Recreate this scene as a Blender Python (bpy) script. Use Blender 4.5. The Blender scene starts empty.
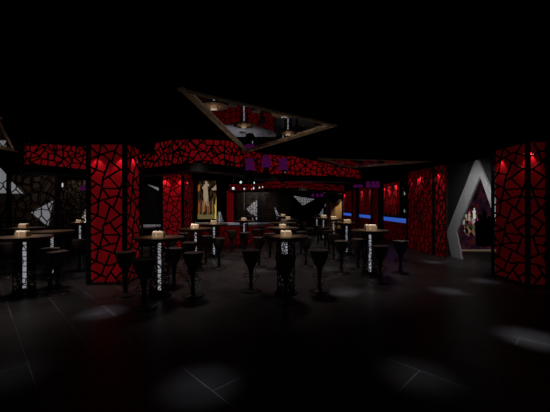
import bpy, bmesh, math, random
from mathutils import Vector, Matrix
S = bpy.context.scene
C = S.collection
F = 305.6; H = 1.6
def gx(px, D): return (px - 275.0) / F * D
def gz(py, D): return H - (py - 206.0) / F * D
PI = math.pi

# ---------------------------------------------------------------- materials
def mat(name, col, rough=.5, metal=0., emit=None, es=0., spec=.5, noise=None):
    m = bpy.data.materials.new(name); m.use_nodes = True
    nt = m.node_tree; b = nt.nodes['Principled BSDF']
    b.inputs['Base Color'].default_value = (*col, 1)
    b.inputs['Roughness'].default_value = rough
    b.inputs['Metallic'].default_value = metal
    b.inputs['Specular IOR Level'].default_value = spec
    if emit:
        b.inputs['Emission Color'].default_value = (*emit, 1)
        b.inputs['Emission Strength'].default_value = es
    if noise:
        sc, amt = noise
        tc = nt.nodes.new('ShaderNodeTexCoord'); nz = nt.nodes.new('ShaderNodeTexNoise')
        nz.inputs['Scale'].default_value = sc; nz.inputs['Detail'].default_value = 4
        nt.links.new(tc.outputs['Object'], nz.inputs['Vector'])
        r = nt.nodes.new('ShaderNodeValToRGB')
        r.color_ramp.elements[0].position = .3; r.color_ramp.elements[1].position = .7
        r.color_ramp.elements[0].color = (*[c * (1 - amt) for c in col], 1)
        r.color_ramp.elements[1].color = (*[min(1, c * (1 + amt)) for c in col], 1)
        nt.links.new(nz.outputs['Fac'], r.inputs['Fac'])
        nt.links.new(r.outputs['Color'], b.inputs['Base Color'])
    return m

def wood_mat():
    m = mat('table_wood', (.2, .12, .07), .35)
    nt = m.node_tree; b = nt.nodes['Principled BSDF']
    tc = nt.nodes.new('ShaderNodeTexCoord'); mp = nt.nodes.new('ShaderNodeMapping')
    mp.inputs['Scale'].default_value = (3, 24, 3)
    nz = nt.nodes.new('ShaderNodeTexNoise'); nz.inputs['Scale'].default_value = 2.5; nz.inputs['Detail'].default_value = 6
    r = nt.nodes.new('ShaderNodeValToRGB')
    r.color_ramp.elements[0].position = .35; r.color_ramp.elements[0].color = (.04, .024, .014, 1)
    r.color_ramp.elements[1].position = .68; r.color_ramp.elements[1].color = (.10, .06, .034, 1)
    L = nt.links.new
    L(tc.outputs['Object'], mp.inputs['Vector']); L(mp.outputs['Vector'], nz.inputs['Vector'])
    L(nz.outputs['Fac'], r.inputs['Fac']); L(r.outputs['Color'], b.inputs['Base Color'])
    return m

def floor_mat():
    m = mat('floor_tile', (.03, .03, .032), .4)
    nt = m.node_tree; b = nt.nodes['Principled BSDF']; L = nt.links.new; N = nt.nodes.new
    tc = N('ShaderNodeTexCoord'); sp = N('ShaderNodeSeparateXYZ'); L(tc.outputs['Object'], sp.inputs[0])
    def lin(a, bb, c):
        m1 = N('ShaderNodeMath'); m1.operation = 'MULTIPLY'; L(sp.outputs['X'], m1.inputs[0]); m1.inputs[1].default_value = a
        m2 = N('ShaderNodeMath'); m2.operation = 'MULTIPLY_ADD'; L(sp.outputs['Y'], m2.inputs[0]); m2.inputs[1].default_value = bb; L(m1.outputs[0], m2.inputs[2])
        m3 = N('ShaderNodeMath'); m3.operation = 'ADD'; L(m2.outputs[0], m3.inputs[0]); m3.inputs[1].default_value = c
        return m3.outputs[0]
    u = lin(.7124, .7017, -.39 + .54 + 54); v = lin(-.7017, .7124, 113.0)
    cb = N('ShaderNodeCombineXYZ'); L(v, cb.inputs[0]); L(u, cb.inputs[1])
    br = N('ShaderNodeTexBrick'); L(cb.outputs[0], br.inputs['Vector'])
    br.offset = .5; br.offset_frequency = 2; br.squash = 1
    br.inputs['Scale'].default_value = 1
    br.inputs['Brick Width'].default_value = 1.13; br.inputs['Row Height'].default_value = .54
    br.inputs['Mortar Size'].default_value = .0038; br.inputs['Mortar Smooth'].default_value = .2
    br.inputs['Color1'].default_value = (.030, .029, .031, 1); br.inputs['Color2'].default_value = (.037, .035, .036, 1)
    br.inputs['Mortar'].default_value = (.21, .22, .24, 1)
    nz = N('ShaderNodeTexNoise'); nz.inputs['Scale'].default_value = 1.6; nz.inputs['Detail'].default_value = 7
    L(tc.outputs['Object'], nz.inputs['Vector'])
    rp = N('ShaderNodeValToRGB'); rp.color_ramp.elements[0].position = .3; rp.color_ramp.elements[1].position = .72
    rp.color_ramp.elements[0].color = (.6, .6, .66, 1); rp.color_ramp.elements[1].color = (1.25, 1.15, 1.0, 1)
    L(nz.outputs['Fac'], rp.inputs['Fac'])
    mx = N('ShaderNodeMix'); mx.data_type = 'RGBA'; mx.blend_type = 'MULTIPLY'; mx.inputs['Factor'].default_value = 1
    L(br.outputs['Color'], mx.inputs[6]); L(rp.outputs['Color'], mx.inputs[7])
    L(mx.outputs[2], b.inputs['Base Color'])
    rr = N('ShaderNodeMapRange'); rr.inputs['To Min'].default_value = .28; rr.inputs['To Max'].default_value = .5
    L(nz.outputs['Fac'], rr.inputs['Value']); L(rr.outputs[0], b.inputs['Roughness'])
    b.inputs['Specular IOR Level'].default_value = .35
    return m

def picture_mat(name, ramp, scale=(3, 1, 1), nscale=2.2, es=.3):
    m = mat(name, (.02, .02, .02), .5)
    nt = m.node_tree; b = nt.nodes['Principled BSDF']; L = nt.links.new; N = nt.nodes.new
    tc = N('ShaderNodeTexCoord'); mp = N('ShaderNodeMapping'); mp.inputs['Scale'].default_value = scale
    nz = N('ShaderNodeTexNoise'); nz.inputs['Scale'].default_value = nscale; nz.inputs['Detail'].default_value = 5
    nz.inputs['Distortion'].default_value = .8
    r = N('ShaderNodeValToRGB'); el = r.color_ramp.elements
    el[0].position = ramp[0][0]; el[0].color = (*ramp[0][1], 1)
    el[1].position = ramp[-1][0]; el[1].color = (*ramp[-1][1], 1)
    for p, c in ramp[1:-1]:
        e = el.new(p); e.color = (*c, 1)
    L(tc.outputs['Object'], mp.inputs['Vector']); L(mp.outputs['Vector'], nz.inputs['Vector']); L(nz.outputs['Fac'], r.inputs['Fac'])
    L(r.outputs['Color'], b.inputs['Base Color']); L(r.outputs['Color'], b.inputs['Emission Color'])
    b.inputs['Emission Strength'].default_value = es
    return m

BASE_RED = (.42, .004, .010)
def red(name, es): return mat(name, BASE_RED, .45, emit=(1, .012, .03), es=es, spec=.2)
M = dict(
    black=mat('black_metal', (.006, .006, .007), .5, spec=.3),
    blacksat=mat('black_paint', (.0018, .0018, .0018), .9, spec=.0),
    lattice=mat('black_lattice', (.005, .004, .004), .6, spec=.15),
    fascia=mat('charcoal_fascia', (.005, .005, .0055), .55, spec=.3),
    seat=mat('dark_brown_upholstery', (.058, .040, .034), .8, spec=.25, noise=(60, .4)),
    stem=mat('dark_bronze_stem', (.02, .017, .016), .4, .3),
    rubber=mat('chrome_dark', (.10, .095, .09), .3, .8),
    wood=wood_mat(),
    edge=mat('table_edge_bronze', (.10, .07, .05), .35, .5),
    tube=mat('white_light_tube', (.6, .6, .65), .5, emit=(.88, .9, 1.), es=.26),
    box=mat('beige_box', (.27, .21, .15), .6, noise=(40, .25)),
    paper=mat('white_paper', (.85, .83, .8), .7),
    bronze=mat('bronze_trim', (.72, .54, .38), .45, .2, noise=(9, .3)),
    mirror=mat('mirror', (.75, .75, .78), .015, 1.),
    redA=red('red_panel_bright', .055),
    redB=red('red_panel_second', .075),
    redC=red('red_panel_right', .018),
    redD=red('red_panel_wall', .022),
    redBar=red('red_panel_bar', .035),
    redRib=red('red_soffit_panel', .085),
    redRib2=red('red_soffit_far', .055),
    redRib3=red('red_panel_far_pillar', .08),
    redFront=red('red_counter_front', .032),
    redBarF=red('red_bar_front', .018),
    brown=mat('brown_wall_panel', (.15, .105, .075), .6, noise=(2.2, .5)),
    brown2=mat('dark_brown_wall_panel', (.06, .043, .035), .7, noise=(2., .5)),
    white=mat('white_marble', (.75, .75, .77), .5, emit=(.9, .92, 1.), es=.15, noise=(6, .25)),  # emission added to lift the inlays; the stone is no lamp
    grey=mat('grey_wall', (.016, .015, .016), .7, noise=(4, .25)),
    chev=mat('light_grey_frame', (.42, .42, .43), .6, noise=(8, .08)),
    purple=mat('purple_shade', (.18, .02, .16), .6, emit=(.5, .03, .48), es=.06),
    counter=mat('pale_counter', (.5, .5, .54), .3, noise=(2.5, .25)),
    blue=mat('blue_light_strip', (.05, .12, .4), .4, emit=(.06, .20, 1.), es=.42),
    globe=mat('white_globe', (.8, .8, .8), .3, emit=(.9, .95, 1.), es=.5),
    gold=mat('gold_curtain', (.6, .40, .20), .4, .3),
    maroon=mat('maroon_plate', (.012, .004, .003), .6),
    floor=floor_mat(),
    glassb=mat('brown_glass', (.14, .09, .04), .2),
    glassw=mat('frosted_glass', (.7, .72, .75), .3, emit=(.9, .95, 1.), es=.12),  # slight emission brightens the glass, which gives off no light itself
    fire=picture_mat('golden_mural', [(.46, (.006, .004, .003)), (.52, (.08, .03, .012)), (.58, (.22, .11, .04)), (.62, (.3, .22, .1)), (.66, (.06, .03, .015))], (6, 1, 1.6), 2.4, .16),  # emission stands in for light falling on the picture
    crowd=picture_mat('crowd_mural', [(.3, (.004, .003, .006)), (.5, (.03, .01, .025)), (.6, (.10, .015, .012)), (.72, (.02, .02, .05))], (2, 1, 2), 2.2, .3),  # ramp reds paint the passage's red glow into the picture
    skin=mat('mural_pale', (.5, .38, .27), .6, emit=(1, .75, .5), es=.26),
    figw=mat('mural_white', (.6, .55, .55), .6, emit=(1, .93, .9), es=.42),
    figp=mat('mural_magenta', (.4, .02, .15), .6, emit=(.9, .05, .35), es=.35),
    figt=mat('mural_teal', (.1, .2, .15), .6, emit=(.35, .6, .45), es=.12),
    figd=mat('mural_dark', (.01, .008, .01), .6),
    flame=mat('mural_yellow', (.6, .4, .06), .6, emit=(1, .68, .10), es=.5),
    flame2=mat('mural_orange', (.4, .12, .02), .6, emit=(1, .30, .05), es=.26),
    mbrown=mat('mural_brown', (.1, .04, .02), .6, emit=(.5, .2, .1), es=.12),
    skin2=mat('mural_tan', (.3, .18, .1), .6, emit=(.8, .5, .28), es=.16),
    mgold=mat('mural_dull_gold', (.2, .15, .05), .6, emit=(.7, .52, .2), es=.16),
    niche=mat('cream_light_panel', (.6, .5, .35), .6, emit=(1, .85, .6), es=.5),
    sill=mat('threshold_gold', (.4, .3, .2), .5, emit=(1, .75, .5), es=.08),  # bright sill line put in as emission, not a lamp
)

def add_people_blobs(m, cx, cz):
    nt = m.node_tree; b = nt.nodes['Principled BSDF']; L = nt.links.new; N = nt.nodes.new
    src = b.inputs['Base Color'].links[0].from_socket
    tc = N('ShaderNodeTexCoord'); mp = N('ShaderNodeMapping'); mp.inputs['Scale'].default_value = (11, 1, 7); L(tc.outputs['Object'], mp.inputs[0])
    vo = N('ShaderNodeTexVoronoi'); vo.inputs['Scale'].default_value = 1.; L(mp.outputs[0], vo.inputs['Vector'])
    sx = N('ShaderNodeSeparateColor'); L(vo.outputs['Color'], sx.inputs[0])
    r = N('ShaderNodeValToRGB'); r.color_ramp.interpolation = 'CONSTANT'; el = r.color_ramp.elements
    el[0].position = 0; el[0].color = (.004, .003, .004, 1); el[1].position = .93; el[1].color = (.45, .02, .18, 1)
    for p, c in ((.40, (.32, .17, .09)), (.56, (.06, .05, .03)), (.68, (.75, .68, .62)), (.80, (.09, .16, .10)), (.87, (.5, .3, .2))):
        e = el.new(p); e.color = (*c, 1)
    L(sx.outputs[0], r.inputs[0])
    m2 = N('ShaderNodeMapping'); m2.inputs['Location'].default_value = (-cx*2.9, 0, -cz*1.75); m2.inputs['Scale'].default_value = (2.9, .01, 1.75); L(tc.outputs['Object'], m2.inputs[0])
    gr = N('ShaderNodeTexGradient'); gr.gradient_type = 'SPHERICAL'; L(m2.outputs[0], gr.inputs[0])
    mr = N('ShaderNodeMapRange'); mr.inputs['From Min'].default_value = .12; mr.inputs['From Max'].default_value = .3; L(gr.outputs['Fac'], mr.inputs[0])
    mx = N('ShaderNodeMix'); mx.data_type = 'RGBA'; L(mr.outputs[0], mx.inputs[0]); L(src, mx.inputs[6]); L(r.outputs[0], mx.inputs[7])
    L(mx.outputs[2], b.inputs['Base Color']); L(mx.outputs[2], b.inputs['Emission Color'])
add_people_blobs(M['crowd'], -.33, .98)

# ---------------------------------------------------------------- mesh builder
class MB:
    def __init__(s): s.v = []; s.f = []
    def box(s, lo, hi):
        n = len(s.v)
        for z in (lo[2], hi[2]):
            s.v += [(lo[0], lo[1], z), (hi[0], lo[1], z), (hi[0], hi[1], z), (lo[0], hi[1], z)]
        s.f += [[n+3, n+2, n+1, n], [n+4, n+5, n+6, n+7], [n, n+1, n+5, n+4], [n+1, n+2, n+6, n+5], [n+2, n+3, n+7, n+6], [n+3, n, n+4, n+7]]
        return s
    def bar(s, a, b, nrm, w, t, ext=0.):
        a = Vector(a); b = Vector(b); d = (b - a)
        if d.length < 1e-5: return s
        d.normalize(); nrm = Vector(nrm); sd = d.cross(nrm)
        if sd.length < 1e-5: sd = d.orthogonal()
        sd.normalize(); nn = sd.cross(d).normalized()
        a = a - d * ext; b = b + d * ext; n = len(s.v)
        for p in (a, b):
            s.v += [tuple(p + sd * w / 2 + nn * t / 2), tuple(p - sd * w / 2 + nn * t / 2), tuple(p - sd * w / 2 - nn * t / 2), tuple(p + sd * w / 2 - nn * t / 2)]
        s.f += [[n, n+1, n+2, n+3], [n+7, n+6, n+5, n+4], [n, n+4, n+5, n+1], [n+1, n+5, n+6, n+2], [n+2, n+6, n+7, n+3], [n+3, n+7, n+4, n]]
        return s
    def lathe(s, prof, c=(0, 0, 0), n=24, sq=0.):
        k = len(s.v)
        for r, z in prof:
            for i in range(n):
                a = 2 * PI * i / n
                rr = r * (1 + sq * (abs(math.sin(2 * a)) ** 1.5) * .18)
                s.v.append((c[0] + rr * math.cos(a), c[1] + rr * math.sin(a), c[2] + z))
        for j in range(len(prof) - 1):
            for i in range(n):
                q = (i + 1) % n
                s.f.append([k + j*n + i, k + j*n + q, k + (j+1)*n + q, k + (j+1)*n + i])
        s.f.append([k + i for i in reversed(range(n))])
        s.f.append([k + (len(prof)-1)*n + i for i in range(n)])
        return s
    def torus(s, R, r, c, n=28, m=8):
        k = len(s.v)
        for i in range(n):
            a = 2*PI*i/n
            for j in range(m):
                b = 2*PI*j/m
                s.v.append((c[0] + (R + r*math.cos(b))*math.cos(a), c[1] + (R + r*math.cos(b))*math.sin(a), c[2] + r*math.sin(b)))
        for i in range(n):
            for j in range(m):
                s.f.append([k + i*m + j, k + ((i+1) % n)*m + j, k + ((i+1) % n)*m + (j+1) % m, k + i*m + (j+1) % m])
        return s
    def tube(s, pts, r, m=8):
        for a, b in zip(pts[:-1], pts[1:]):
            a = Vector(a); b = Vector(b); d = (b - a).normalized(); u = d.orthogonal().normalized(); w = d.cross(u); k = len(s.v)
            for p in (a, b):
                for j in range(m):
                    t = 2*PI*j/m; s.v.append(tuple(p + u*r*math.cos(t) + w*r*math.sin(t)))
            for j in range(m):
                q = (j+1) % m; s.f.append([k+j, k+q, k+m+q, k+m+j])
            s.f.append([k+j for j in reversed(range(m))]); s.f.append([k+m+j for j in range(m)])
        return s
    def prism(s, poly, off):
        """poly: 3D ring; extruded by vector off"""
        n = len(s.v); k = len(poly); off = Vector(off)
        s.v += [tuple(p) for p in poly] + [tuple(Vector(p) + off) for p in poly]
        s.f.append(list(reversed(range(n, n+k)))); s.f.append(list(range(n+k, n+2*k)))
        for i in range(k):
            q = (i+1) % k; s.f.append([n+i, n+q, n+k+q, n+k+i])
        return s
    def mesh(s, name, smooth=False):
        me = bpy.data.meshes.new(name); me.from_pydata(s.v, [], s.f); me.update()
        bm = bmesh.new(); bm.from_mesh(me)
        bmesh.ops.recalc_face_normals(bm, faces=bm.faces)
        big = [f for f in bm.faces if len(f.verts) > 4]
        if big and not smooth: bmesh.ops.triangulate(bm, faces=big)
        bm.to_mesh(me); bm.free()
        if smooth:
            me.polygons.foreach_set('use_smooth', [len(p.vertices) == 4 for p in me.polygons])
            me.set_sharp_from_angle(angle=math.radians(40))
        return me
    def build(s, name, m, parent=None, smooth=False, loc=None):
        o = bpy.data.objects.new(name, s.mesh(name, smooth)); C.objects.link(o)
        o.data.materials.append(m)
        if parent: o.parent = parent
        if loc: o.location = loc
        return o

def tag(o, label=None, cat=None, group=None, kind=None):
    for k, v in (('label', label), ('category', cat), ('group', group), ('kind', kind)):
        if v: o[k] = v
    return o
def empty(name, loc=(0, 0, 0), rz=0., label=None, cat=None, group=None):
    o = bpy.data.objects.new(name, None); C.objects.link(o); o.location = loc; o.rotation_euler.z = rz
    o.empty_display_size = .2
    return tag(o, label, cat, group)
def copy_tree(o, parent=None):
    c = o.copy(); C.objects.link(c); c.parent = parent
    for ch in list(o.children): copy_tree(ch, c)
    return c
def spot(loc, tgt, w, ang, blend=.5, col=(1, 1, 1), r=.02):
    l = bpy.data.lights.new('spot_lamp', 'SPOT'); l.energy = w; l.spot_size = math.radians(ang); l.spot_blend = blend
    l.color = col; l.shadow_soft_size = r
    o = bpy.data.objects.new('spot_lamp', l); C.objects.link(o); o.location = loc
    o.rotation_euler = (Vector(tgt) - Vector(loc)).to_track_quat('-Z', 'Y').to_euler()
    return o

# ---------------------------------------------------------------- broken-glass lattice patterns
def digit():
    """pillar lattice read off the left red pillar; (u 0..1, z in m) segments"""
    out = []
    def add(y0, chains):
        for ch in chains:
            P = [((x - 52) / 314., H - (y0 + y / 10. - 206) / F * 6.27) for x, y in ch]
            out.extend(zip(P[:-1], P[1:]))
    add(142, [[(52, 62), (130, 138)], [(155, 25), (130, 138), (105, 285)], [(165, 25), (230, 108)], [(330, 25), (295, 95), (260, 205)],
              [(52, 178), (130, 145), (230, 108), (295, 95)], [(295, 115), (366, 155)], [(180, 140), (260, 210), (345, 280), (366, 282)],
              [(240, 195), (195, 305), (170, 385)], [(52, 258), (105, 285), (190, 315)], [(105, 285), (52, 345)], [(345, 280), (200, 370), (170, 390)]])
    add(177, [[(52, 32), (110, 75), (165, 100)], [(110, 75), (52, 122)], [(170, 35), (165, 120)], [(215, 0), (240, 15), (330, 115)],
              [(165, 120), (345, 122)], [(345, 122), (366, 70)], [(165, 120), (240, 215)], [(345, 122), (325, 190), (280, 305)],
              [(165, 100), (145, 190), (130, 245), (120, 370)], [(52, 165), (130, 245)], [(52, 288), (130, 245), (240, 215), (325, 190)],
              [(325, 190), (366, 225)], [(190, 245), (260, 305), (350, 385)], [(250, 290), (225, 350)]])
    add(212, [[(52, 15), (120, 40), (190, 70)], [(120, 20), (100, 50), (52, 98)], [(225, 0), (190, 120), (175, 140)],
              [(350, 30), (240, 105), (180, 135)], [(350, 30), (366, 30)], [(240, 105), (290, 180), (340, 235)], [(290, 180), (366, 120)], [(52, 140), (160, 200)],
              [(160, 200), (52, 235)], [(175, 140), (170, 230), (140, 360)], [(170, 230), (340, 230)], [(170, 235), (240, 325)],
              [(340, 235), (315, 310), (290, 390)], [(52, 285), (135, 360)], [(52, 395), (140, 355), (240, 325), (315, 310)], [(340, 235), (366, 250)]])
    add(247, [[(130, 0), (105, 140)], [(140, 15), (290, 65)], [(290, 40), (290, 65), (366, 95)], [(240, 70), (200, 180)],
              [(52, 115), (120, 150), (200, 180), (240, 185), (310, 155), (366, 150)], [(105, 140), (52, 178)], [(190, 185), (160, 275)],
              [(52, 230), (140, 275), (215, 305)], [(150, 280), (52, 345)], [(295, 170), (215, 300), (185, 368)],
              [(250, 250), (335, 355)], [(366, 245), (300, 305)]])
    return out
PAT = digit()
def voro(W, Hh, cell, seed, split=.25):
    rnd = random.Random(seed); nx = max(1, round(W / cell)); ny = max(1, round(Hh / cell)); P = []
    for i in range(-1, nx + 1):
        for j in range(-1, ny + 1):
            P.append(((i + .5 + rnd.uniform(-.42, .42)) * W / nx, (j + .5 + rnd.uniform(-.42, .42)) * Hh / ny))
    segs = []
    for a, p in enumerate(P):
        near = sorted((q for q in range(len(P)) if q != a and abs(P[q][0]-p[0]) < 3.2*W/nx and abs(P[q][1]-p[1]) < 3.2*Hh/ny), key=lambda q: (P[q][0]-p[0])**2 + (P[q][1]-p[1])**2)[:18]
        poly = [((0, 0), None), ((W, 0), None), ((W, Hh), None), ((0, Hh), None)]  # vertex, id of edge leaving it
        for q in near:
            mx, my = (p[0]+P[q][0])/2, (p[1]+P[q][1])/2; dx, dy = P[q][0]-p[0], P[q][1]-p[1]
            sd = [(v[0]-mx)*dx + (v[1]-my)*dy for v, _ in poly]; new = []
            n = len(poly)
            for i in range(n):
                j = (i+1) % n; A, ea = poly[i]; B, _ = poly[j]
                if sd[i] <= 0: new.append((A, ea))
                if (sd[i] <= 0) != (sd[j] <= 0):
                    t = sd[i]/(sd[i]-sd[j]); X = (A[0]+t*(B[0]-A[0]), A[1]+t*(B[1]-A[1]))
                    new.append((X, q if sd[i] <= 0 else ea))
            poly = new
            if not poly: break
        for i in range(len(poly)):
            A, e = poly[i]; B = poly[(i+1) % len(poly)][0]
            if e is not None and a < e and (A[0]-B[0])**2 + (A[1]-B[1])**2 > 1e-5: segs.append((A, B))
        if len(poly) >= 5 and rnd.random() < split:
            k = rnd.randrange(len(poly)); segs.append((poly[k][0], poly[(k + len(poly)//2) % len(poly)][0]))
    return segs

def path_fn(pts):
    """arc-length parametrised polyline in plan -> point, normal facing the room (towards the camera side)"""
    P = [Vector((x, y)) for x, y in pts]; L = [0]
    for a, b in zip(P[:-1], P[1:]): L.append(L[-1] + (b-a).length)
    def f(s):
        s = min(max(s, 0), L[-1]); i = 0
        while i < len(P)-2 and L[i+1] < s: i += 1
        t = (s - L[i]) / max(1e-6, L[i+1]-L[i]); d = (P[i+1]-P[i]).normalized()
        return P[i].lerp(P[i+1], t), Vector((d.y, -d.x))
    return f, L[-1]
def smooth_path(pts, n=6):
    out = []
    for i in range(len(pts)-1):
        p0 = Vector(pts[max(i-1, 0)]); p1 = Vector(pts[i]); p2 = Vector(pts[i+1]); p3 = Vector(pts[min(i+2, len(pts)-1)])
        for k in range(n):
            t = k/n
            out.append(tuple(.5*((2*p1)+(-p0+p2)*t+(2*p0-5*p1+4*p2-p3)*t*t+(-p0+3*p1-3*p2+p3)*t**3)))
    out.append(tuple(pts[-1])); return out
def wall_strip(pts, z0, z1, off, th):
    """vertical sheet with thickness following the plan path, its front face 'off' behind the path"""
    f, L = path_fn(pts); mb = MB(); n = len(pts); k = 0
    ring = []
    for i, p in enumerate(pts):
        a = Vector(pts[max(i-1, 0)]); b = Vector(pts[min(i+1, n-1)]); d = (b-a).normalized(); nr = Vector((d.y, -d.x)); p = Vector(p)
        A = p - nr*off; B = p - nr*(off+th)
        ring.append([(A.x, A.y, z0), (A.x, A.y, z1), (B.x, B.y, z1), (B.x, B.y, z0)])
    for r in ring: mb.v += r
    for i in range(n-1):
        for j in range(4):
            q = (j+1) % 4; mb.f.append([4*i+j, 4*i+q, 4*(i+1)+q, 4*(i+1)+j])
    mb.f.append([0, 1, 2, 3]); mb.f.append([4*n-1, 4*n-2, 4*n-3, 4*n-4])
    return mb
def lattice_on(pts, z0, segs, w, t):
    f, L = path_fn(pts); mb = MB()
    for (a, b) in segs:
        p, n1 = f(a[0]); q, n2 = f(b[0]); n = (n1+n2).normalized()
        mb.bar((p.x, p.y, z0+a[1]), (q.x, q.y, z0+b[1]), (n.x, n.y, 0), w, t, w*.25)
    return mb
def pat_segs(W, n, Hh, mirror=False):
    out = []
    for k in range(n):
        for (a, b) in PAT:
            ua, ub = a[0], b[0]
            if mirror ^ (k % 2 == 1): ua, ub = 1-ua, 1-ub
            out.append((((k+ua)*W/n, max(.004, a[1])/2.87*Hh), ((k+ub)*W/n, max(.004, b[1])/2.87*Hh)))
    return out

def clip_u(segs, um):
    out = []
    for a, b in segs:
        if a[0] > b[0]: a, b = b, a
        if a[0] >= um: continue
        if b[0] > um:
            t = (um-a[0])/(b[0]-a[0]); b = (um, a[1]+(b[1]-a[1])*t)
        out.append((a, b))
    return out
# ================================================================ setting
fl = MB().box((-14, -4, -.06), (14, 30, 0)).build('floor', M['floor']); tag(fl, kind='structure')
edge = [(-80, 143), (20, 143), (87, 146.5), (135, 147), (138, 154), (154.5, 154), (155, 142), (175, 140), (200, 139.5), (235, 141), (262, 148), (280, 153.5), (300, 158), (320, 162), (345, 168), (352, 170.5), (372, 172.5)]
poly = []
for px, py in edge:
    D = 397.3/(206-py); poly.append((gx(px, D), D))
poly += [(5.0, 11.9), (5.0, 11.9)]
poly = poly[:-1]
cp = [(-14, poly[0][1])] + poly + [(14, 11.9), (14, -4), (-14, -4)]
ce = MB().prism([(x, y, 2.9) for x, y in cp], (0, 0, .7)).build('ceiling', M['blacksat']); tag(ce, kind='structure')
ce2 = MB().box((-14, 5.5, 3.62), (14, 30, 3.7)).build('ceiling', M['blacksat']); tag(ce2, kind='structure')
wb = MB().box((-14, 29.4, 0), (14, 29.6, 3.6)).build('wall_back', M['blacksat']); tag(wb, kind='structure')
wl = MB().box((-13.2, -4, 0), (-13, 29.4, 3.6)).build('wall_left', M['blacksat']); tag(wl, kind='structure')

# ---- red lattice pillars
def lat_face(root, p0, p1, z1, n, redm, mirror=False, segs=None, w=.036, gap=.15, posts=(.05, .05), hots=(), hw=.35, z0=.006, tag_post=True):
    p0 = Vector(p0); p1 = Vector(p1); d = (p1-p0); W = d.length; d.normalize()
    a = p0 + d*posts[0]; b = p1 - d*posts[1]; W2 = (b-a).length
    sg = segs if segs else pat_segs(W2, n, z1-z0, mirror)
    lattice_on([tuple(a), tuple(b)], z0, sg, w, .018).build('lattice', M['lattice'], root)
    wall_strip([tuple(p0 + d*.005), tuple(p1 - d*posts[1]*.9)], z0, z1, gap, .02).build('red_panel', redm, root)
    nr = Vector((d.y, -d.x))
    for c, pw in ((p0 + d*posts[0]/2, posts[0]), (p1 - d*posts[1]/2, posts[1])):
        if pw > 0: MB().bar((c.x, c.y, z0), (c.x, c.y, z1), (nr.x, nr.y, 0), pw, .035).build('post', M['black'], root)
    for u, e in hots:
        q = p0.lerp(p1, u) - nr*.025
        t = q - nr*(gap-.02)*1.0
        spot((q.x, q.y, z1-.20), (t.x, t.y, z1-.75), e*22, 76, .5, (1, .55, .6), .008)

def prect(x0, y0, x1, y1, z0, z1): return MB().box((x0, y0, z0), (x1, y1, z1))

# left red pillar (front towards the room, right side seen obliquely)
r = empty('lattice_pillar', (0, 0, 0), 0, 'big red backlit pillar with black cracked lattice, left of the nearest middle table', 'pillar', 'red lattice pillars')
ax0, ax1, ay0, ay1 = -3.84, -3.03, 6.22, 6.98
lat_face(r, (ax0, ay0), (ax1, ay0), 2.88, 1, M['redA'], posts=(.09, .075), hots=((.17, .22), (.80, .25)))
lat_face(r, (ax1, ay0), (ax1, ay1), 2.88, 1, M['redA'], mirror=False, gap=.07, posts=(.03, .03), hots=((.62, .22),))
prect(ax0+.18, ay0+.18, ax1-.12, ay1, 0, 2.88).build('core', M['black'], r)
prect(ax0, ay0+.012, ax1+.0, ay1, 0, .03).build('plinth', M['black'], r)
# second red pillar
r = empty('lattice_pillar', (0, 0, 0), 0, 'second red backlit pillar further back, left of the golden mural', 'pillar', 'red lattice pillars')
bx0, bx1, by0, by1 = -4.25, -3.42, 11.4, 13.0
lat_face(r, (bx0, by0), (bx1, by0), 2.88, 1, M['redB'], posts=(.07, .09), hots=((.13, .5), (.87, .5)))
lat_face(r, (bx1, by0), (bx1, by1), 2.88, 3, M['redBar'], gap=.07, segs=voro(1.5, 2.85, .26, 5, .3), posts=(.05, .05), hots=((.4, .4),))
prect(bx0+.18, by0+.18, bx1-.12, by1, 0, 2.88).build('core', M['black'], r)
prect(bx0, by0+.012, bx1, by1, 0, .03).build('plinth', M['black'], r)
# third: narrow, far
r = empty('lattice_pillar', (0, 0, 0), 0, 'narrow distant red pillar right of the golden mural, behind the curved counter', 'pillar', 'red lattice pillars')
D = 17.2; x0, x1 = gx(226.5, D), gx(234, D)
lat_face(r, (x0, D), (x1, D), 2.45, 1, M['redRib3'], gap=.08, segs=voro(x1-x0-.04, 2.4, .13, 9, 0), w=.02, posts=(.02, .02), hots=())
prect(x0, D+.13, x1, D+.3, 0, 2.45).build('core', M['black'], r)
# right-hand big pillar
r = empty('lattice_pillar', (0, 0, 0), 0, 'dim red lattice pillar nearest the camera at the right edge', 'pillar', 'red lattice pillars')
cx0, cy0, cy1, cx1 = 5.01, 6.06, 7.06, 5.41
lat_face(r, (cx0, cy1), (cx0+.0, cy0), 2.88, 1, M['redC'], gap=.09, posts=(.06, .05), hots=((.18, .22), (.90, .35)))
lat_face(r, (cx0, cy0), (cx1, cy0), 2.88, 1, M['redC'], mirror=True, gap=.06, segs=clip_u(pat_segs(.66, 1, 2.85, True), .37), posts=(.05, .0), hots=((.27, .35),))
prect(cx0+.13, cy0+.18, 7, cy1, 0, 2.88).build('core', M['black'], r)
prect(cx0+.012, cy0+.012, 7, cy1, 0, .03).build('plinth', M['black'], r)
prect(cx1+.02, cy0+.02, 7, cy0+.12, .03, 2.88).build('side_panel', M['blacksat'], r)
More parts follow.
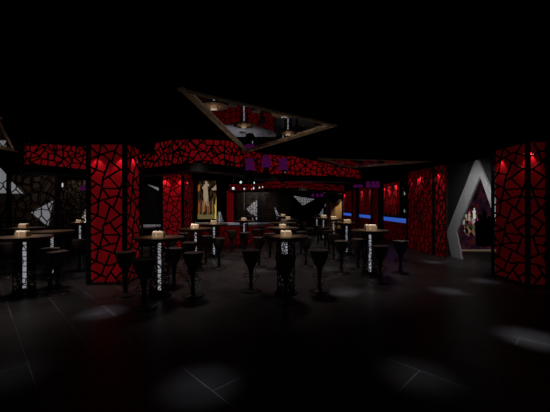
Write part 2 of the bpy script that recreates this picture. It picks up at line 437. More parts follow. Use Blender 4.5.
# wall pillars right of the bar
r = empty('lattice_pillar', (0, 0, 0), 0, 'slim red lattice pillar directly left of the grey angular doorway', 'pillar', 'red lattice pillars')
q0, q1 = (gx(434, 9.85), 9.85), (gx(446.5, 9.42), 9.42)
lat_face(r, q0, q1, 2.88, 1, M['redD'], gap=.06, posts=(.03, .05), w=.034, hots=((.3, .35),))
MB().prism([(q0[0]+.2, q0[1]+.1, 0), (q1[0]+.03, q1[1]+.1, 0), (5.5, 9.86, 0), (5.6, 10.25, 0), (q0[0]+.2, 10.2, 0)], (0, 0, 2.88)).build('core', M['black'], r)
r = empty('lattice_wall_panel', (0, 0, 0), 0, 'wide dim red lattice wall between the blue-lit bar and the slim doorway pillar', 'wall panel')
q0, q1 = (gx(406.5, 11.75), 11.75), (gx(433.5, 10.0), 10.0)
L = (Vector(q1)-Vector(q0)).length
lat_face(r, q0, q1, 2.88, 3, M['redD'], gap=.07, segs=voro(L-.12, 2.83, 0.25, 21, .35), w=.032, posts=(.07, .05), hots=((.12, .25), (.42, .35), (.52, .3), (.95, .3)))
MB().prism([(q0[0]+.2, q0[1], 0), (q1[0]+.16, q1[1]+.1, 0), (q1[0]+.4, q1[1]+.2, 0), (q0[0]+.4, q0[1], 0)], (0, 0, 2.88)).build('core', M['black'], r)

# ---- grey wall with the angular portal
WX = 5.65
def wp(px, py):
    D = WX*F/(px-275); return (D, gz(py, D))
outer = [(9.7, 0.0), (9.98, .74), (8.56, 2.88), (8.44, 2.88), (7.2, .76), (7.35, 0.0)]
inner = [(9.17, 0.0), (9.44, .77), (8.36, 2.42), (7.55, .80), (7.65, 0.0)]
g = MB()
g.prism([(WX, 10.6, 0), (WX, 9.7, 0), (WX, 9.98, .74), (WX, 8.56, 2.89), (WX, 10.6, 2.89)], (.16, 0, 0))
g.prism([(WX, 7.1, 0), (WX, 7.35, 0), (WX, 7.2, .76), (WX, 8.44, 2.89), (WX, 7.1, 2.89)], (.16, 0, 0))
w = g.build('wall_right', M['grey']); tag(w, kind='structure')
g = MB()
g.prism([(WX-.05, *p) for p in (outer[0], outer[1], outer[2], outer[3], outer[4], outer[5], inner[4], inner[3], inner[2], inner[1], inner[0])], (.05, 0, 0))
o = g.build('angular_door_frame', M['chev']); tag(o, 'pale grey pointed angular door frame shaped like an arrowhead on dark wall', 'door frame')
# passage behind it, with a crowd mural on its end wall
o = prect(WX+.2, 7.0, 9.2, 7.05, 0, 2.9).build('wall_passage', M['blacksat']); tag(o, kind='structure')
o = prect(9.2, 7.0, 9.25, 11.2, 0, 2.9).build('wall_passage', M['blacksat']); tag(o, kind='structure')
MD = 10.9
mu = empty('crowd_mural', (7.3, MD, 0), 0, 'dark mural of a glamorous party crowd with red haze painted in, seen through the angular doorway', 'mural')
MB().box((-.95, -.01, .02), (1.3, .05, 2.88)).build('picture', M['crowd'], mu)
MB().box((-1.05, -.05, 0), (1.4, -.012, .05)).build('sill', M['sill'], mu)
def mfig(px, py, hpx, col, hd, seed):
    """flat printed figure: head, shoulders, body"""
    cx = gx(px, MD)-7.3; z = gz(py, MD); s = hpx*MD/F; rnd = random.Random(seed)
    b = MB(); P = []
    prof = [(.0, 0), (.12, .02), (.13, .3), (.10, .5), (.15, .70), (.11, .77), (.035, .80), (.035, .83), (.065, .87), (.065, .95), (.03, 1.0)]
    for x, y in prof: P.append((cx + x*s*(1+rnd.uniform(-.15, .15)), -.012, z + y*s))
    for x, y in reversed(prof[1:]): P.append((cx - x*s*(1+rnd.uniform(-.15, .15)), -.012, z + y*s))
    b.prism(P, (0, -.004-.002*seed, 0)); b.build('printed_figure', col, mu)
for i, a in enumerate([(474, 219, 11, M['figw'], 0), (469, 221, 9, M['skin'], 0), (477.5, 223, 6, M['figp'], 0), (479, 246, 32, M['figd'], 0), (484, 247, 36, M['figd'], 0), (489, 246, 30, M['figd'], 0)]):
    mfig(a[0], a[1], a[2], a[3], a[4], i+1)

# ---- wavy lattice soffit bands
def band(label, ctrl, z0, z1, redm, cell, seed, fz, w=.042, split=.6):
    pts = smooth_path([(gx(px, D), D) for px, D in ctrl], 5)
    rt = empty('lattice_soffit_band', (0, 0, 0), 0, label, 'soffit')
    f, L = path_fn(pts)
    lattice_on(pts, z0, voro(L, z1-z0, cell, seed, split), w, .015).build('lattice', M['lattice'], rt)
    wall_strip(pts, z0, z1, .05, .03).build('red_panel', redm, rt)
    wall_strip(pts, fz, z0, -.02, .4).build('fascia', M['fascia'], rt)
    wall_strip(pts, z0-.0, z0+.02, -.02, .06).build('lower_rim', M['black'], rt)
    wall_strip(pts, z1, 3.62, 0, .1).build('upper_fascia', M['blacksat'], rt)
band('wavy red soffit band with black cracked lattice running below the ceiling edge', [(21, 8.2), (27, 7.25), (50, 7.45), (80, 8.1), (110, 8.25), (142, 7.95), (160, 7.6), (200, 7.0), (240, 7.8), (262, 9.2), (285, 9.6), (345, 10.3), (362, 11.4)], 2.565, 3.2, M['redRib'], .18, 3, 2.40, .034)
band('distant narrow red lattice soffit band above the dark screens', [(229, 17.0), (250, 16.4), (275, 14.6), (300, 14.6), (322, 16.2), (345, 18.)], 2.43, 2.80, M['redRib2'], .15, 8, 2.34, .045, .3)

# ---- hanging triangular ceiling mirrors
def tri_mirror(label, pts):
    rt = empty('triangular_ceiling_mirror', (0, 0, 0), 0, label, 'ceiling mirror', 'triangular ceiling mirrors')
    c = sum((Vector(p) for p in pts), Vector((0, 0)))/3
    MB().prism([(x, y, 2.865) for x, y in pts], (0, 0, .03)).build('mirror', M['mirror'], rt)
    for i in range(3):
        a, b = Vector(pts[i]), Vector(pts[(i+1) % 3]); d = (b-a).normalized(); n = Vector((d.y, -d.x))
        if n.dot(c-a) < 0: n = -n
        wd = .028 if i == 0 else .06; p, q = a + n*wd/2, b + n*wd/2
        MB().bar((p.x, p.y, 2.848), (q.x, q.y, 2.848), (0, 0, 1), wd, .03, .02).build('trim', M['bronze'], rt)
tri_mirror('large triangular ceiling mirror with bronze edges, reflecting three lit tables', [(-1.02, 3.27), (.95, 4.74), (-.67, 7.11)])
tri_mirror('thin far triangular ceiling mirror with bronze edges near the right wall', [(1.13, 8.04), (2.45, 9.99), (4.36, 8.6)])
tri_mirror('triangular ceiling mirror with bronze edge cut off by the left edge', [(-5.94, 6.98), (-3.9, 4.3), (-6.0, 4.0)])

# ---- lattice screens with white triangle inlays
def screen(label, D, pxa, pxb, z0, z1, cell, seed, tris, back, posts=(), w=.025, dz=.0):
    rt = empty('lattice_screen', (gx((pxa+pxb)/2, D), D, 0), 0, label, 'screen', 'dark lattice screens')
    X0, X1 = gx(pxa, D), gx(pxb, D); cx = (X0+X1)/2; X0 -= cx; X1 -= cx
    MB().box((X0, .08, z0), (X1, .14, z1)).build('back_panel', back, rt)
    for t in tris:
        MB().prism([(gx(px, D+.05)-cx, .05, gz(py, D+.05)) for px, py in t], (0, .028, 0)).build('triangle_inlay', M['white'], rt)['label'] = 'white stone triangle inlay'
    lattice_on([(X0, 0.), (X1, 0.)], z0, voro(X1-X0, z1-z0, cell, seed, .25), w, .02).build('lattice', M['lattice'], rt)
    for p in [pxa, pxb] + list(posts):
        x = gx(p, D)-cx; MB().box((x-.05, -.03, 0), (x+.05, .08, z1)).build('post', M['black'], rt)
    MB().box((X0, -.02, z0-.04), (X1, .1, z0)).build('bottom_rail', M['black'], rt)
    return rt
screen('brown lattice screen with large white triangles at the left edge', 9.8, -25, 57, .04, 2.6, .27, 31, [[(-12, 193), (0, 168), (7, 176), (8, 193)], [(10, 180), (22.5, 193.5), (10, 193.5)], [(31, 212.5), (52.5, 201), (47.5, 226)]], M['brown'], posts=(8.5,), w=.028)
screen('fine-meshed brown lattice screen between white triangle screen and left red pillar', 13.5, 58, 90, .04, 2.75, .19, 32, [], M['brown'], w=.03)
screen('dark screen left of the second red pillar with a white sliver inlay', 14.2, 139, 160, .6, 2.6, .9, 33, [[(147.5, 184.5), (159, 188), (159, 191)]], M['brown2'], w=.012)
screen('fine dark screen with half white triangle right of narrow red pillar', 18., 235.5, 257.9, .04, 2.4, .15, 34, [[(246.5, 209), (258, 198), (258, 221.5)], [(256, 218), (258, 221), (258, 225)]], M['brown2'], w=.028)
screen('fine dark screen with thin white sliver in the middle of the far wall', 18., 260.3, 290, .04, 2.4, .15, 35, [[(273.5, 204), (279.5, 216), (277, 219)]], M['brown2'], w=.028)
screen('black screen with downward-pointing white triangle under the small purple lamps', 18.6, 292, 324, .04, 2.5, .14, 36, [[(293, 195.7), (314.5, 199), (303, 205.8)], [(319, 215), (326, 203.5), (323, 215)]], M['blacksat'], w=.024)

# ---- curved counters
def counter(label, cx, cy, rx, ry, a0, a1, h, top, front, cell, seed):
    pts = [(cx + rx*math.cos(a0+(a1-a0)*i/24), cy + ry*math.sin(a0+(a1-a0)*i/24)) for i in range(25)]
    rt = empty('curved_counter', (0, 0, 0), 0, label, 'counter')
    MB().prism([(x, y, h-.06) for x, y in [(cx+(x-cx)*1.03, cy+(y-cy)*1.03) for x, y in pts]], (0, 0, .06)).build('countertop', top, rt)
    f, L = path_fn(pts)
    wall_strip(pts, 0, h-.06, .06, .03).build('front_panel', front, rt)
    lattice_on(pts, .02, voro(L, h-.1, cell, seed, .3), .03, .015).build('lattice', M['lattice'], rt)
counter('pale curved counter with dim red lattice front below the golden mural', -1.9, 14.6, 1.9, 2.1, PI, 2*PI, .82, M['counter'], M['redFront'], .22, 41)
counter('pale counter seen between the two left red pillars', -5.6, 13.6, 1.25, 1.7, PI, 2*PI, .78, M['counter'], M['blacksat'], .3, 42)

# ---- golden mural and gold niche
D = 17.0
mu = empty('golden_mural', (gx(207, D), D, 0), 0, 'tall glowing golden mural of a pale figure in flames, behind the curved counter', 'mural')
hw = 9.6*D/F
MB().box((-hw, 0, gz(219, D)), (hw, .05, gz(180.5, D))).build('picture', M['fire'], mu)
def flat(pp, m, name, y):
    c = gx(207, D); MB().prism([(gx(px, D)-c, -.003, gz(py, D)) for px, py in pp], (0, -y, 0)).build(name, m, mu)
flat([(204.5, 206), (203.6, 198), (203.4, 190), (202, 188), (204, 185), (205.3, 183.5), (204.8, 182), (206, 180.8), (207.6, 182), (207.4, 183.5), (209, 184), (209.2, 186.5), (207.5, 185.6), (207.8, 190), (208.3, 198), (208.6, 206)], M['skin'], 'printed_figure', .004)
flat([(211, 189), (214, 187.5), (216, 184.5), (216.4, 190), (213, 190.4)], M['skin'], 'printed_figure', .004)
flat([(198, 186), (200, 184), (200, 190), (198, 192)], M['flame2'], 'printed_flame', .004)
flat([(214.6, 219), (215, 209), (214.2, 204), (215.4, 206), (216.2, 196), (216.5, 219)], M['flame'], 'printed_flame', .006)
rnd = random.Random(12)
for k in range(9):
    x = 199+k*1.75+rnd.uniform(-.4, .4); t = rnd.uniform(196, 203); bt = rnd.uniform(211, 216); hw_ = rnd.uniform(.5, .9)
    flat([(x-hw_, bt), (x-hw_*.9, t+3), (x-hw_*.3, t+1.6), (x-.25, t), (x+.3, t), (x+hw_*.4, t+1.5), (x+hw_, t+3.5), (x+hw_*.7, bt)], (M['flame2'], M['mbrown'], M['skin2'])[k % 3], 'printed_figure', .006+.0006*k)
flat([(197.6, 219), (197.6, 213.6), (205, 215), (212, 214), (216.5, 215), (216.5, 219)], M['mgold'], 'printed_ground', .003)
for px in (195.5, 218.8):
    x = gx(px, D)-gx(207, D); MB().box((x-.12, -.08, 0), (x+.12, .1, 3.3)).build('frame_post', M['black'], mu)
x = gx(222, D)-gx(207, D)
MB().tube([(x, 0, 0), (x, 0, 3.4)], .028).build('rod', M['fascia'], mu)

D = 20.
ni = empty('golden_niche', (gx(334, D), D, 0), 0, 'warmly lit golden niche with a dark faceted plate across it', 'niche')
c = gx(334, D)
g = MB(); n = 22
for i in range(n+1):
    t = i/n; x = gx(326, D)-c + t*(gx(341.5, D)-gx(326, D)); y = .03*math.sin(t*18)
    g.v += [(x, y, 0), (x, y, gz(187.8, D)), (x, y+.06, gz(187.8, D)), (x, y+.06, 0)]
for i in range(n):
    for j in range(4): g.f.append([4*i+j, 4*i+(j+1) % 4, 4*i+4+(j+1) % 4, 4*i+4+j])
g.build('curtain', M['gold'], ni)
MB().prism([(gx(px, D)-c, -.22, gz(py, D)) for px, py in [(327, 191), (332, 189.3), (334, 192), (340.6, 195), (339.8, 200.5), (336, 203.6), (331, 203), (327.5, 198)]], (0, .06, 0)).build('faceted_plate', M['maroon'], ni)
MB().prism([(gx(px, D)-c, -.1, gz(py, D)) for px, py in [(332, 188), (341, 188), (341, 193), (336, 191.5)]], (0, .02, 0)).build('light_panel', M['niche'], ni)
for px in (324.8, 342.4):
    x = gx(px, D)-c; MB().box((x-.05, -.1, 0), (x+.05, .1, 3.0)).build('post', M['black'], ni)
spot((gx(341, D), D-.8, 2.6), (gx(342, D), D, 1.0), 100, 50, .8, (1, .8, .5))

# ---- bar on the right
BX = 5.35
bar = empty('bar_counter', (0, 0, 0), 0, 'long bar counter along the right wall with a glowing blue edge', 'bar counter')
prect(BX, 11.95, BX+.7, 28.8, .0, .93).build('counter_body', M['blacksat'], bar)
prect(BX-.02, 11.95, BX+.75, 28.8, 1.07, 1.11).build('countertop', M['black'], bar)
prect(BX-.03, 11.95, BX+.0, 28.8, .90, 1.08).build('light_strip', M['blue'], bar)['label'] = 'glowing blue edge strip'
prect(BX, 11.95, BX+.7, 28.8, .93, 1.07).build('apron', M['black'], bar)
prect(BX-.05, 11.95, BX-.03, 28.8, .02, .90).build('front_panel', M['redBarF'], bar)
lattice_on([(BX-.08, 28.8), (BX-.08, 11.95)], .03, voro(16.8, .86, .22, 51, .2), .03, .015).build('lattice', M['lattice'], bar)
hd = prect(5.2, 11.9, 5.6, 28.9, 2.72, 3.6).build('trim_bar_header', M['blacksat']); tag(hd, kind='structure')
hd = prect(5.1, 11.8, 7.6, 11.9, 0, 3.6).build('wall_bar_end', M['blacksat']); tag(hd, kind='structure')
def mull(label, pxa, pxb, red_w):
    D = BX*F/((pxa+pxb)/2-275)
    D -= .0
    rt = empty('bar_pillar', (0, 0, 0), 0, label, 'pillar', 'pillars of the bar opening')
    ya = (BX-.22)*F/(pxb-275); yb = (BX-.22)*F/(pxa-275)
    prect(BX-.30, ya, BX-.14, yb, 0, 2.72).build('core', M['black'], rt)
    prect(BX-.33, ya+(yb-ya)*.25, BX-.305, yb-(yb-ya)*.35, .02, 2.6).build('red_panel', M['redD'], rt)
    L = (yb-ya)*.4
    lattice_on([(BX-.35, yb-(yb-ya)*.35), (BX-.35, ya+(yb-ya)*.25)], .02, voro(L, 2.58, .2, int(pxa), .2), .03, .015).build('lattice', M['lattice'], rt)
mull('dark bar pillar with thin red lattice between the two right blue strips', 372, 382, 4)
mull('dark bar pillar between the two left blue strips, farther back', 352.5, 358, 2)
# red panels on the back wall of the bar
for lab, pa, pb, hots in (('red lattice panel behind the bar, nearest of the three openings', 381, 398.5, (.15, .5, .85)),
                    ('red lattice panel behind the bar, in the middle opening', 357, 374, (.3, .8)),
                    ('red lattice panel behind the bar, in the farthest opening', 342, 354, (.2,))):
    Xb = 7.0
    rt = empty('back_bar_panel', (0, 0, 0), 0, lab, 'wall panel', 'red panels behind the bar')
    Xc = Xb*.86; Da = (Xc+.34)*F/(pa-275); Db = (Xc+.34)*F/(pb-275)
    if lab.endswith('farthest opening'): Da = min(Da, 29.)
    sg = voro(Da-Db-.1, 2.9, .34, int(pa), .3)
    lat_face(rt, (Xc+.3, Da) if False else (Xc+.32, Da), (Xc+.32, Db), 3.0, 1, M['redBar'], segs=sg, w=.035, gap=.06, posts=(.04, .04))
    for h in hots:
        y = Da+(Db-Da)*h; spot((Xc+.22, y, 2.78), (Xc+.40, y, 2.35), 40, 80, .6, (1, .6, .65), .02)
o = prect(6.56, 11.9, 6.66, 29.4, 0, 3.6).build('wall_bar_back', M['blacksat']); tag(o, kind='structure')

# bottle shelf in the recess and bottles
def bottle_mesh(h, r, m, name):
    return MB().lathe([(r*.9, 0), (r, .01), (r, h*.55), (r*.45, h*.7), (r*.35, h*.75), (r*.35, h*.97), (r*.4, h)], n=12).mesh(name, True)
sy = 13.9
sh = empty('bottle_shelf', (6.05, sy, 0), 0, 'black open bottle shelf at the near end of the blue-lit bar', 'shelf')
for z in (1.28, 2.06):
    MB().box((-.30, -.25, z), (.35, .15, z+.03)).build('shelf', M['black'], sh)
for x in (-.32, .37): MB().box((x-.02, -.25, 1.12), (x+.02, .15, 2.5)).build('side_panel', M['black'], sh)
MB().box((-.32, .15, 1.2), (.37, .18, 2.5)).build('back_panel', M['blacksat'], sh)
mw = bottle_mesh(.16, .035, None, 'frosted_glass'); mw.materials.append(M['glassw'])
first = True
ords = ['leftmost', 'second from left', 'third from left', 'fourth from left', 'rightmost']
for zi, z in enumerate((1.31, 2.09)):
    for k in range(5):
        o = bpy.data.objects.new('frosted_bottle', mw); C.objects.link(o); o.location = (5.83+.11*k, sy-.12, z)
        tag(o, f"small pale bottle on the {'lower' if zi == 0 else 'upper'} shelf by the bar, {ords[k]}", 'bottle', 'pale bottles on the bar shelf')
mb_ = bottle_mesh(.20, .035, None, 'brown_bottle'); mb_.materials.append(M['glassb'])
for k in range(12):
    o = bpy.data.objects.new('brown_bottle', mb_); C.objects.link(o); o.location = (5.55, 12.5+.3*k, 1.11)
    tag(o, 'small brown bottle in the row on the blue-edged bar', 'bottle', 'brown bottles lined up on the bar')
spot((5.6, 13.4, 2.55), (5.9, 14, 1.2), 4, 100, .8, (1, .85, .65))

# ---- purple lamps
def purple(label, px, py, D, wpx, hpx, body, group='purple shaded lamps'):
    w = wpx*D/F/2; h = hpx*D/F; z = gz(py, D)
    rt = empty('purple_lamp', (gx(px, D), D, z), 0, label, 'lamp', group)
    MB().lathe([(w, -h/2), (w*.93, -h*.2), (w*.72, h/2), (w*.70, h/2), (w*.90, -h*.2), (w*.96, -h/2+.005)], n=20).build('lamp_shade', M['purple'], rt, True)
    MB().tube([(0, 0, h/2), (0, 0, 3.6-z)], .008).build('cord', M['black'], rt)
    if body:
        MB().lathe([(.02, -h*1.55), (.10, -h*1.45), (.13, -h*1.2), (.06, -h*.85), (.035, -h*.6), (.08, -h*.5), (.09, -h*.42), (.02, -h*.38)], n=16).build('lamp_body', M['black'], rt, True)
        for a in range(4):
            an = a*PI/2+.4; MB().tube([(0, 0, -h*.95), (.14*math.cos(an), .14*math.sin(an), -h*1.1), (.17*math.cos(an), .17*math.sin(an), -h*.8)], .009).build('arm', M['black'], rt)
    return rt
for px, py, n in ((250, 164.5, 'left of the three in front of the red soffit'), (266.3, 161.8, 'middle of the three in front of the red soffit'), (283.3, 164.5, 'right of the three in front of the red soffit')):
    purple('hanging lamp with purple flared shade, '+n, px, py, 8.0 if px < 255 else 8.4, 9.6, 11.5, True)
purple('small purple lamp shade high by the fine-meshed screen left of the red pillar', 83, 188, 12, 5, 5, False)
for px, n in ((355.5, 'leftmost of five'), (360.5, 'second of five from left'), (368, 'middle of five'), (373, 'fourth of five from left'), (377.5, 'rightmost of five')):
    purple('small purple lamp shade above the bar, '+n, px, 184.3, 12.6 + (px % 3)*.12, 4.6, 6, False)
for px, n in ((312.8, 'left'), (317.6, 'centre'), (321.8, 'right')):
    purple('tiny distant purple lamp above the white triangle, '+n+' one', px, 195.2, 18.0, 3.2, 3.2, False)

# ---- globe pendants
def globe(label, px, py, D, rpx, drop=0, elong=1.):
    z = gz(py, D); r_ = rpx*D/F
    rt = empty('globe_pendant', (gx(px, D), D, z), 0, label, 'pendant lamp', 'small white pendants')
    MB().lathe([(r_*math.sin(PI*i/8)+1e-4, -r_*elong*math.cos(PI*i/8)) for i in range(9)], n=14).build('globe', M['globe'], rt, True)
    MB().tube([(0, 0, r_*elong), (0, 0, 3.6-z)], .006).build('cord', M['black'], rt)
    if drop: MB().tube([(0, 0, -r_), (0, 0, -drop)], .012).build('pull_cord', M['chev'], rt)
for a in (('leftmost, before the red lattice', 233.3, 188.5, 13.6, 1.4), ('highest one', 240.8, 182.3, 13.6, 1.3), ('one with a long thin cord hanging down', 244.3, 188.8, 13.7, .9, .95),
          ('upper small one of the right-hand pair', 254.2, 182.8, 13.9, .7, 0, 1.6), ('bright oval one below the upper small one', 253.6, 188.3, 13.5, .8, 0, 1.7),
          ('oval one second from right', 259.4, 187.6, 14.1, .7, 0, 1.5), ('rightmost oval one', 262.6, 187, 14.4, .6, 0, 1.5)):
    globe('small white pendant globe by the mural, '+a[0], *a[1:])
globe('slender white pendant over the far left, before the brown screens', 62.5, 185, 9.3, .7, 0, 3.2)
globe('slender white pendant left of the golden niche', 324.3, 191.3, 17.5, .6, 0, 3.)

# crystal ornament beside the mural
D = 13.6
orn = empty('crystal_ornament', (gx(219.5, D), D, .82), 0, 'spiky white crystal ornament standing on the curved counter beside the mural', 'ornament')
rnd = random.Random(4); g = MB()
for i in range(26):
    z = .08+i*.016; a = i*2.4; r_ = .16*(1-i/30)+.02
    g.tube([(0, 0, z), (r_*math.cos(a), r_*math.sin(a), z+.06)], .008, 5)
g.build('branches', M['glassw'], orn)
MB().lathe([(.07, 0), (.07, .02), (.02, .04), (.015, .5)], n=12).build('stem', M['glassw'], orn, True)

o2 = copy_tree(orn); o2.location = (gx(86, 10.3), 10.3, 1.052); o2.scale = (.8,)*3
tag(o2, 'small spiky white crystal ornament on the far table beside the big red pillar', 'ornament')
# ================================================================ tables
def make_table():
    t = empty('bar_table')
    tt = MB().lathe([(.40, 1.015), (.425, 1.02), (.43, 1.035), (.425, 1.05), (.02, 1.052)], n=48).build('tabletop', M['wood'], t, True)
    MB().lathe([(.36, .985), (.40, .99), (.40, 1.014), (.36, 1.014)], n=40).build('underframe', M['edge'], tt, True)
    R = .165; L = 2*PI*R; g = MB()
    for a, b in voro(L, .92, .095, 77, .5):
        n_ = max(1, int(abs(a[0]-b[0])/.08)+1)
        for k in range(n_):
            u0 = a[0]+(b[0]-a[0])*k/n_; u1 = a[0]+(b[0]-a[0])*(k+1)/n_; z0 = a[1]+(b[1]-a[1])*k/n_; z1 = a[1]+(b[1]-a[1])*(k+1)/n_
            A = (R*math.cos(u0/R), R*math.sin(u0/R), .05+z0); B = (R*math.cos(u1/R), R*math.sin(u1/R), .05+z1); m_ = (u0+u1)/2/R
            g.bar(A, B, (math.cos(m_), math.sin(m_), 0), .014, .008, .003)
    g.torus(R, .012, (0, 0, .06)); g.torus(R, .012, (0, 0, .97))
    pl = g.build('pedestal_lattice', M['lattice'], t)
    MB().lathe([(.023, .10), (.027, .11), (.027, .93), (.023, .94)], n=16).build('light_tube', M['tube'], pl, True)['label'] = 'glowing white tube light'
    MB().lathe([(.21, 0), (.215, .015), (.20, .04), (.03, .05), (.03, .10)], n=36).build('base_plate', M['black'], t, True)
    return t
def make_box():
    t = empty('napkin_box')
    g = MB()
    g.box((-.105, -.065, 0), (.105, .065, .012)); g.box((-.105, -.065, .012), (.105, -.057, .085)); g.box((-.105, .057, .012), (.105, .065, .085))
    g.box((-.105, -.057, .012), (-.097, .057, .085)); g.box((.097, -.057, .012), (.105, .057, .085))
    g.build('box_body', M['box'], t)
    g = MB(); rnd = random.Random(2)
    for i in range(9):
        x = -.085+i*.0205; h = .100+rnd.uniform(-.003, .010)
        g.box((x-.008, -.05, .014), (x+.008, .05, h))
    g.build('napkins', M['paper'], t)
    MB().box((-.03, -.068, .0), (-.022, -.0655, .095)).build('clip', M['paper'], t)
    return t
def make_stool():
    t = empty('bar_stool')
    se = MB().lathe([(.055, .44), (.068, .47), (.100, .52), (.133, .60), (.155, .70), (.165, .745), (.166, .76), (.155, .772), (.02, .776)], n=32, sq=.35).build('seat', M['seat'], t, True)
    MB().torus(.163, .008, (0, 0, .765)).build('piping', M['seat'], se, True)
    MB().lathe([(.05, .035), (.038, .06), (.032, .18), (.036, .30), (.055, .44), (.06, .475)], n=20).build('stem', M['stem'], t, True)
    g = MB(); g.torus(.145, .007, (0, 0, .30)); fr = g.build('footrest', M['stem'], t, True)
    g = MB()
    for k in range(4):
        a = k*PI/2+.5; g.tube([(.145*math.cos(a), .145*math.sin(a), .30), (.035*math.cos(a), .035*math.sin(a), .09)], .005)
        g.tube([(.145*math.cos(a), .145*math.sin(a), .30), (.04*math.cos(a+.5), .04*math.sin(a+.5), .42)], .004)
    g.build('brace', M['stem'], fr)
    MB().lathe([(.195, 0), (.20, .01), (.19, .022), (.07, .036), (.04, .045)], n=36).build('base', M['stem'], t, True)
    return t
T = [  # px, D, table label, box rotation, box scale
 (24.5, 5.55, 'nearest round bar table at the left edge of the picture', 0., 1.),
 (25, 7.8, 'round bar table directly behind the nearest left-edge table', .1, 1.),
 (52, 6.75, 'half hidden round bar table right behind the left-edge table, with thin lit rim', .2, 0),
 (80, 10.2, 'far round bar table tucked against the left side of the big red pillar', .3, .9),
 (159.5, 5.45, 'nearest round bar table just right of the big red pillar', .05, 1.),
 (195.5, 7.6, 'round bar table before the narrow side of the second red pillar', -.1, 1.),
 (214, 9.5, 'round bar table directly in front of the golden mural', .2, 1.),
 (244, 11.7, 'round bar table standing in front of the curved counter', 0., 1.),
 (252.5, 17., 'tiny far round table before the half white triangle', .2, 1.),
 (286, 5.6, 'nearest round bar table in the middle of the room, under the big ceiling mirror', 0., 1.),
 (282.5, 7.85, 'second table back in the central row', .05, .9),
 (284, 10.3, 'third table back in the central row', -.1, 1.),
 (288, 12.9, 'fourth table back in the central row', .1, 1.),
 (283, 16.5, 'last table of the central row, by the white sliver screen', 0., 1.2),
 (311.5, 20., 'farthest table of the right row, deepest in the room', 0., 1.1),
 (316.8, 17.0, 'table of the right row just nearer than the farthest one', .1, 1.2),
 (323.5, 14.4, 'fourth table back in the right row, left of the golden niche', 0., 1.3),
 (333.5, 12.9, 'table of the right row directly in front of the golden niche', -.1, 1.2),
 (346.5, 10.0, 'second table from the front in the right row, before the blue-lit bar', .1, 1.2),
 (370, 7.0, 'nearest round bar table on the right side, before the bar pillars', .05, 1.25),
]
proto = make_table(); bproto = make_box(); bu = False
for i, (px, D, lab, rz, bs) in enumerate(T):
    o = proto if i == 0 else copy_tree(proto)
    o.location = (gx(px, D), D, 0); o.rotation_euler.z = rz*3
    tag(o, lab if 'round' in lab else 'round bar table, '+lab, 'table', 'round lattice-leg bar tables')
    if bs:
        b = copy_tree(bproto) if bu else bproto; bu = True
        b.location = (gx(px, D)+(0.0 if i != 4 else .0), D-.03, 1.052); b.rotation_euler.z = rz*.3; b.scale = (bs*.95, bs*.95, bs*.95)
        short = lab.replace('round bar table', 'table').replace('round table', 'table')
        lb = ('beige box of white napkins on the '+short).replace('on the tiny', 'on the tiny').split()
        tag(b, ' '.join(lb[:16]).rstrip(','), 'napkin box', 'napkin boxes on the bar tables')
    spot((gx(px, D), D-.75, 2.8) if D != 7.6 else (gx(px, D), D-.5, 2.33), (gx(px, D), D-.02, 1.06), (240 if bs else 100), 19, 1., (1, .80, .58), .03)
ST = [  # px, D, label
 (144, 4.80, 'at the front left of the table beside the big red pillar'),
 (125.5, 5.5, 'standing against the front of the big red pillar'),
 (174, 6.05, 'just right of the table beside the big red pillar'),
 (193, 5.45, 'alone on open floor, nearest right of the pillar table'),
 (189.5, 7.0, 'directly before the table by the second red pillar'),
 (206, 8.5, 'half hidden between the second pillar table and the mural table'),
 (219, 7.9, 'before and right of the golden mural table'),
 (232, 10.3, 'before the dim red front of the curved counter'),
 (251, 5.75, 'at the front left of the nearest central table'),
 (259, 8.1, 'left of the second table in the central row'),
 (285.5, 5.08, 'directly in front of the nearest central table, hiding its leg'),
 (306, 8.1, 'right of the second table in the central row'),
 (319.5, 5.75, 'standing right of the nearest central table, foremost there'),
 (341.5, 7.3, 'low between the central row and the nearest right table'),
 (380, 6.4, 'directly before the nearest right table, slightly right'),
 (400.5, 7.3, 'rightmost of all, standing in a small pool of light'),
 (358, 7.75, 'behind the left side of the nearest right table'),
 (329, 10.4, 'left of the second right row table, base clearly visible'),
 (57.5, 5.6, 'right of the nearest left-edge table, foremost there'),
 (50, 6.0, 'just behind the foremost left-side stool'),
 (79.5, 7.6, 'close to the left side of the big red pillar'),
 (68, 8.9, 'further back left of the big red pillar, before the fine-meshed screen'),
 (-13, 5.08, 'cut off by the left edge of the picture'),
 (7, 6.9, 'behind the nearest left-edge table, far left'),
 (41, 8.5, 'between the two left-edge tables and the white triangle'),
 (213, 10.6, 'behind the golden mural table'),
 (245, 9.6, 'left of the third table in the central row'),
 (256, 10.9, 'just right of the table by the curved counter'),
 (262, 12.6, 'behind and left of the third central row table'),
 (270, 9.3, 'between the second and third tables of the central row'),
 (301, 10.0, 'right of the third table in the central row'),
 (309.5, 11.6, 'midway between central and right rows, left of the one with visible base'),
 (318, 12.9, 'left of the table before the golden niche'),
 (297, 13.9, 'right of the fourth central row table'),
 (304, 15.8, 'far back between the central and right rows, nearer one'),
 (298, 18.2, 'farthest back, under the downward white triangle'),
 (272, 15.0, 'far back left of the last central row tables'),
 (340, 11.3, 'behind the second right row table'),
 (356, 9.4, 'right of the second right row table'),
 (333.8, 9.0, 'before the second right row table, left of its leg'),
 (325, 11.7, 'before the niche table, left of its leg'),
 (344, 13.6, 'right of the golden niche table, by the bar front'),
 (366, 9.9, 'between the nearest right table and the bar front'),
 (171, 7.9, 'behind the pillar-side table, left of the second pillar table'),
 (183.5, 9.4, 'further back at the foot of the second red pillar'),
 (98, 9.7, 'behind the big red pillar, barely visible'),
]
ST = [s for s in ST if 'barely visible' not in s[2]]
sp_ = make_stool(); rnd = random.Random(6)
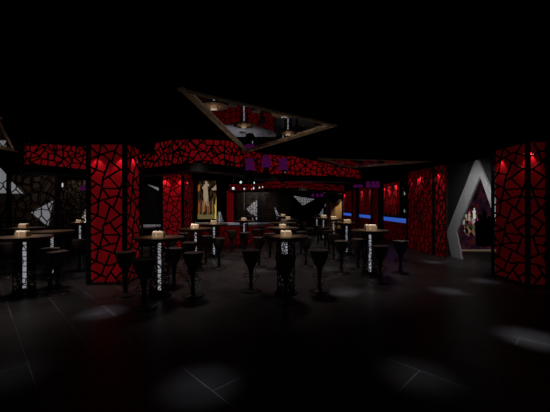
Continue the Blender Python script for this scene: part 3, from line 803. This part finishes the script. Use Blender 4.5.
for i, (px, D, lab) in enumerate(ST):
    o = sp_ if i == 0 else copy_tree(sp_)
    o.location = (gx(px, D), D, 0); o.rotation_euler.z = rnd.uniform(0, 3)
    tag(o, 'dark bar stool '+lab, 'bar stool', 'dark tub bar stools')

# ================================================================ light
for px, py, e, ang in ((200, 384, 13, 17), (2, 378, 4, 20), (417, 374, 8, 17), (345, 292, 12, 15), (447, 291, 11, 15), (483, 281, 11, 13),
                  (432, 262, 12, 13), (531, 338, 20, 17), (102, 312, 12, 17), (405, 273, 10, 13), (325, 268, 9, 13), (75, 275, 6, 14), (262, 271, 9, 14),
                  (222, 262, 6, 18), (300, 255, 6, 20)):
    D = 489/(py-206); X = gx(px, D)
    spot((X, D, 2.88), (X, D, 0), e*(10 if D < 3.3 else 16 if D < 4 else 26), ang*(.9 if D < 4 else .8), 1., (.80, .88, 1.), .2)
# added grazing lamps without fixtures, brightening the undersides of the ceiling triangles
spot((-2.9, 6.3, 1.9), (-1.0, 5.2, 2.87), 26, 60, 1., (1, .82, .62), .015)
spot((2.3, 7.4, 1.9), (.3, 5.9, 2.87), 22, 60, 1., (1, .82, .62), .015)
spot((.3, 10.4, 1.9), (2.4, 9.6, 2.87), 22, 60, 1., (1, .82, .62), .015)
spot((-4.3, 7.5, 1.9), (-5.2, 6.2, 2.87), 14, 60, 1., (1, .82, .62), .015)
# added unseen wash lamps, brightening the counters, screens, portal wall and bands
spot((-2.1, 13.5, 3.4), (-2.1, 14.2, .9), 95, 85, .8, (.95, .95, 1))
spot((-5.2, 12.2, 3.4), (-5.2, 12.6, .8), 80, 70, .8, (.9, .93, 1))
spot((-7.6, 8.6, 2.86), (-7.9, 9.8, 1.5), 7, 110, 1., (1, .85, .7), .1)
spot((-8.3, 12.4, 3.4), (-8.8, 13.5, 1.5), 22, 110, 1., (1, .85, .7), .1)
spot((4.3, 7.6, 2.86), (5.65, 8.9, 1.2), 110, 95, 1., (1, 1, 1), .1)
spot((-1.2, 17.0, 3.0), (-1.1, 18, 1.5), 75, 110, 1., (1, .8, .7), .1)

for X, Y in ((-4.5, 5.2), (-5.0, 6.3), (-1.8, 6.6), (.8, 7.0), (.2, 11.), (-3.2, 9.6), (2.8, 11.5), (2.6, 7.6), (1.6, 14.5), (.2, 9.), (-1.2, 9.)):  # added unseen fill spots, lightening stools and floor of the seating area
    spot((X, Y, 2.86), (X, Y, 0), 74, 100, 1., (1, .84, .78), .15)
w = bpy.data.worlds.new('world'); S.world = w; w.use_nodes = True
w.node_tree.nodes['Background'].inputs[0].default_value = (1., .9, .84, 1)
w.node_tree.nodes['Background'].inputs[1].default_value = .042

cam = bpy.data.cameras.new('camera'); co = bpy.data.objects.new('camera', cam); C.objects.link(co)
co.location = (0, 0, H); co.rotation_euler = (PI/2, 0, 0)
cam.sensor_width = 36; cam.lens = 36*F/550; cam.clip_end = 100; cam.clip_start = .05
S.camera = co
S.view_settings.view_transform = 'Standard'; S.view_settings.look = 'None'; S.view_settings.gamma = 1; S.view_settings.exposure = 0
S.view_settings.use_curve_mapping = False
S.cycles.max_bounces = 6; S.cycles.sample_clamp_indirect = 2.
